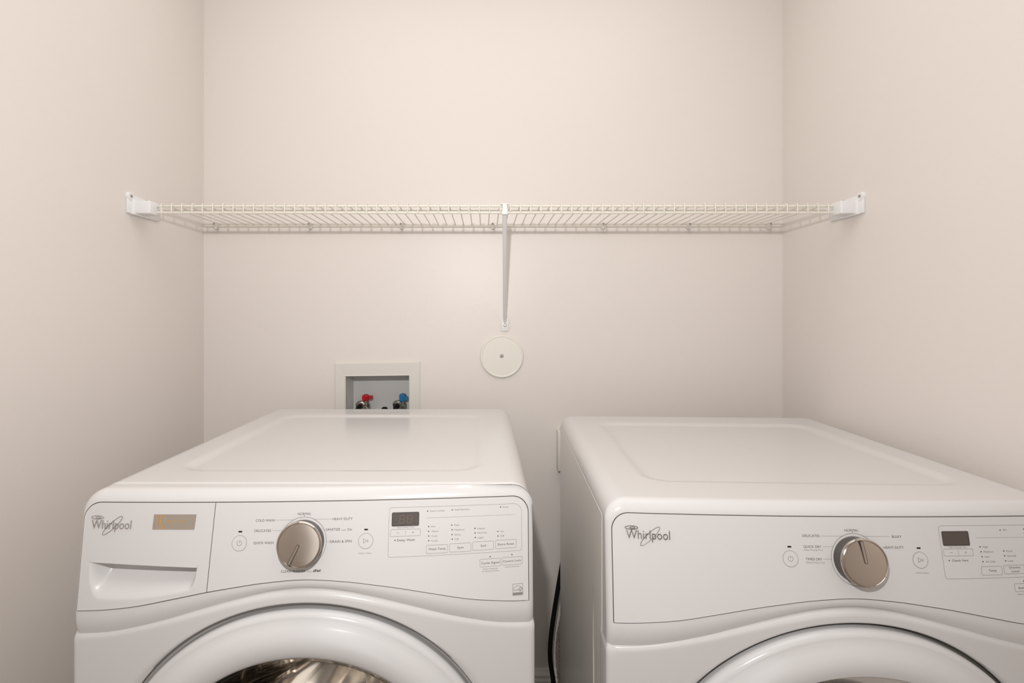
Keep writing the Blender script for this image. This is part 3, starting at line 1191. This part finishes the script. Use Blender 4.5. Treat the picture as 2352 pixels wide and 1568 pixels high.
b.rbox(xt - .0075, xt + .0075, YFR - .0070, YFR + .0060, 1.4985, 1.5105, .0015, 2)
sh(b, 'brace_saddle', M['bracket'], br)

# ------------------------------------------------------------------ round cleanout cover
cv = empty('cleanout_cover', (.0541, YB, 1.1234))
tag(cv, 'round ivory cleanout cover plate screwed flat on the back wall below the shelf brace', 'wall cover')
b = MB()
b.lathe([(.0668, .0), (.0668, .0025), (.0655, .0050), (.0630, .0062), (.0605, .0060), (.0590, .0053), (.0585, .0052), (.0578, .0052), (.03, .0052), (.0075, .0052), (.0068, .0052), (.0065, .0050), (.0052, .0030), (.0008, .0030)], (0, 0, 0), (0, -1, 0), 96)
b.build('cover_disc', M['cover'], cv, angle=.7)
b = MB()
b.lathe([(.0048, .0028), (.0048, .0040), (.0036, .0050)], (0, 0, 0), (0, -1, 0), 24)
b.cur = 1
b.box(-.0028, .0028, -.0054, -.0048, -.0006, .0006)
b.box(-.0006, .0006, -.0054, -.0048, -.0028, .0028)
b.build('cover_screw', [M['screw'], M['screwd']], cv, smooth=False)

# ------------------------------------------------------------------ washer outlet box
ob = empty('washer_outlet_box', (-.327, YB, .98))
tag(ob, 'white recessed water supply box in the back wall with red and blue valves', 'outlet box')
OS = (.327, -YB, -.98)
b = MB()
ox0, ox1, oz0, oz1 = -.4575, -.1965, .862, 1.1035          # outer trim (slightly crooked, as fitted)
ix0, ix1, iz0, iz1 = -.4240, -.2300, .897, 1.0630
fo = [(ox0, oz0), (ox1, oz0), (ox1, oz1 + .0030), (ox0, oz1 - .0010)]
fi = [(ix0, iz0), (ix1, iz0), (ix1, iz1 + .0015), (ix0, iz1 - .0010)]


def fr_ring(a, c, ya, yb_):
    n = len(a)
    b.add([(x, ya, z) for x, z in a] + [(x, yb_, z) for x, z in c], [(i, (i + 1) % n, n + (i + 1) % n, n + i) for i in range(n)])


def inset(q, d):
    cx = sum(p[0] for p in q) / 4
    cz_ = sum(p[1] for p in q) / 4
    return [(x + (d if x < cx else -d), z + (d if z < cz_ else -d)) for x, z in q]


fr_ring(fo, fo, YB + .000, YB - .0040)
fr_ring(fo, inset(fo, .002), YB - .0040, YB - .0055)
fr_ring(inset(fo, .002), inset(fi, -.0035), YB - .0055, YB - .0040)
fr_ring(inset(fi, -.0035), inset(fi, -.0012), YB - .0040, YB - .0052)
fr_ring(inset(fi, -.0012), fi, YB - .0052, YB - .0040)
fr_ring(fi, fi, YB - .0040, YB + .006)
b.build('box_trim', M['box'], ob, smooth=False, shift=OS)
b = MB()
n = 9


def recess_section(rl, rr, rz):
    out = []
    for (cx, cz_, a0, rx) in ((ix1 - rr, iz1 - rz, 0, rr), (ix0 + rl, iz1 - rz, 90, rl), (ix0 + rl, iz0 + rz, 180, rl), (ix1 - rr, iz0 + rz, 270, rr)):
        for i in range(n):
            a = math.radians(a0 + 90 * i / (n - 1))
            out.append((cx + rx * math.cos(a), cz_ + rz * math.sin(a)))
    return out


mouth, sec = recess_section(.003, .003, .003), recess_section(.020, .012, .010)
ns = len(sec)
vs = [(x, YB + .004, z) for x, z in mouth] + [(x, YB + .086, z) for x, z in sec] + [(x * .985 - .327 * .015, YB + .090, .98 + (z - .98) * .98) for x, z in sec]
fs = []
for q in range(2):
    for i in range(ns):
        fs.append((q * ns + i, q * ns + (i + 1) % ns, (q + 1) * ns + (i + 1) % ns, (q + 1) * ns + i))
fs.append(tuple(2 * ns + i for i in range(ns)))
b.add(vs, fs)
b.build('box_recess', M['boxin'], ob, angle=.9, shift=OS)


def valve(x, z, col, kind):
    yv = 1.668
    b = MB()
    b.lathe([(.010, -.05), (.010, -.008), (.013, -.006), (.013, .006), (.010, .010), (.010, .016), (.006, .018)], (x + .006, yv + .012, z), (0, 0, 1), 24)
    b.lathe([(.009, 0), (.009, .016)], (x + .006, yv + .01, z - .006), (-.25, -1, -.1), 20)
    v = b.build('supply_valve', M['brass'], ob, shift=OS)
    b = MB()
    if kind == 'hot':
        b.lathe([(.0095, -.001), (.0105, .002), (.0105, .014), (.0075, .018), (.003, .0185)], (x + .006, yv + .010, z + .018), (0, -.15, 1), 8)
        b.rbox(x + .013, x + .027, yv + .004, yv + .014, z + .022, z + .033, .002, 2)
        b.rbox(x - .006, x + .012, yv + .000, yv + .010, z + .020, z + .034, .002, 2)
    else:
        b.lathe([(.0105, -.001), (.0120, .003), (.0120, .018), (.0090, .022), (.004, .0225)], (x + .008, yv + .010, z + .016), (0, -.15, 1), 8)
        b.rbox(x + .008, x + .025, yv + .002, yv + .012, z + .018, z + .030, .002, 2)
    b.build('valve_handle', M[col], v, smooth=False, shift=OS)


valve(-.381, .962, 'red', 'hot')
valve(-.266, .962, 'blue', 'cold')


def hose(x, z, side, label):
    h = empty('supply_hose', (x, 1.655, z))
    tag(h, label, 'hose', 'water supply hoses')
    b = MB()
    pts = [(0, 0, 0), (-.002 * side, -.030, -.008), (-.004 * side, -.075, -.04), (-.004 * side, -.100, -.10), (-.002 * side, -.102, -.25), (0, -.102, -.50), (0, -.101, -.75)]
    sp = []
    for i in range(len(pts) - 1):
        p0 = Vector(pts[max(0, i - 1)]); p1 = Vector(pts[i]); p2 = Vector(pts[i + 1]); p3 = Vector(pts[min(len(pts) - 1, i + 2)])
        for q in range(8):
            t = q / 8
            sp.append(.5 * ((2 * p1) + (p2 - p0) * t + (2 * p0 - 5 * p1 + 4 * p2 - p3) * t * t + (3 * p1 - p0 - 3 * p2 + p3) * t ** 3))
    b.tube(sp, .0075, 14)
    b.build('hose', M['rubber'], h)
    b = MB()
    b.lathe([(.0125, -.002), (.0145, .001), (.0150, .010), (.0130, .0125), (.0120, .0135), (.0105, .0120), (.0100, .0135), (.0082, .0140)], (0, .012, .002), (-.12 * side, -1, -.12), 28)
    b.build('hose_coupling', M['brass'], h, angle=.4)


hose(-.3880, .9655, 1, 'black hot water hose with silver coupling under the red valve')
hose(-.2720, .9665, 1, 'black cold water hose with silver coupling under the blue valve')
b = MB()
pts = [(-.3085, 1.690, .900), (-.3095, 1.680, .935), (-.3100, 1.660, .956), (-.3100, 1.630, .961), (-.3100, 1.595, .950), (-.3100, 1.572, .91), (-.31, 1.560, .85), (-.31, 1.555, .6), (-.31, 1.555, .25)]
b.tube(pts, .0110, 14, rfn=lambda i: .006 if i in (2, 3) else .010)
tag(b.build('drain_hose', M['rubber']), 'dark drain hose hooked between the red and blue supply valves', 'hose')

# ------------------------------------------------------------------ wall outlet, power cord and duct behind the dryer
wo = empty('wall_outlet', (.262, YB, .84))
tag(wo, 'almond power outlet on the back wall peeking out left of the dryer', 'outlet')
b = MB()
b.rbox(.222 - .262, .306 - .262, -.030, 0, -.062, .060, .003, 2)
b.build('outlet_cover', M['outlet'], wo)
b = MB()
b.rbox(-.010, .030, -.048, -.029, -.03, .02, .004, 2)
b.build('plug_socket', M['rubber'], wo)


def spline(pts, m_=10):
    sp = []
    for i in range(len(pts) - 1):
        p0 = Vector(pts[max(0, i - 1)]); p1 = Vector(pts[i]); p2 = Vector(pts[i + 1]); p3 = Vector(pts[min(len(pts) - 1, i + 2)])
        for q in range(m_):
            t = q / m_
            sp.append(.5 * ((2 * p1) + (p2 - p0) * t + (2 * p0 - 5 * p1 + 4 * p2 - p3) * t * t + (3 * p1 - p0 - 3 * p2 + p3) * t ** 3))
    sp.append(Vector(pts[-1]))
    return sp


def px(u, v, Y):
    return ((u - 1112) * Y / 1212, Y, 1.245 - (v - 727) * Y / 1212)


b = MB()
pts = [(.272, 1.560, .815), (.262, 1.548, .74), (.245, 1.540, .62), (.2225, 1.535, .50), (.2040, 1.530, .395), (.1925, 1.525, .315), (.1905, 1.520, .258), (.1990, 1.510, .185), (.196, 1.49, .09), (.192, 1.47, .030), (.185, 1.44, .008)]
b.tube(spline(pts), .0066, 14)
tag(b.build('power_cord', M['rubber']), 'thick black power cord hanging in the gap between washer and dryer', 'cord')

b = MB()
pts = spline([(.345, 1.545, .47), (.300, 1.545, .40), (.275, 1.545, .31), (.2715, 1.545, .235), (.285, 1.545, .15), (.33, 1.545, .085), (.42, 1.545, .0635), (.55, 1.545, .063)], 26)
b.tube(pts, .058, 32, rfn=lambda i: .058 + (.0035 if (i // 2) % 2 else -.001))
tag(b.build('vent_duct', M['foil'], angle=.9), 'corrugated foil vent duct low behind the left rear of the dryer', 'duct')
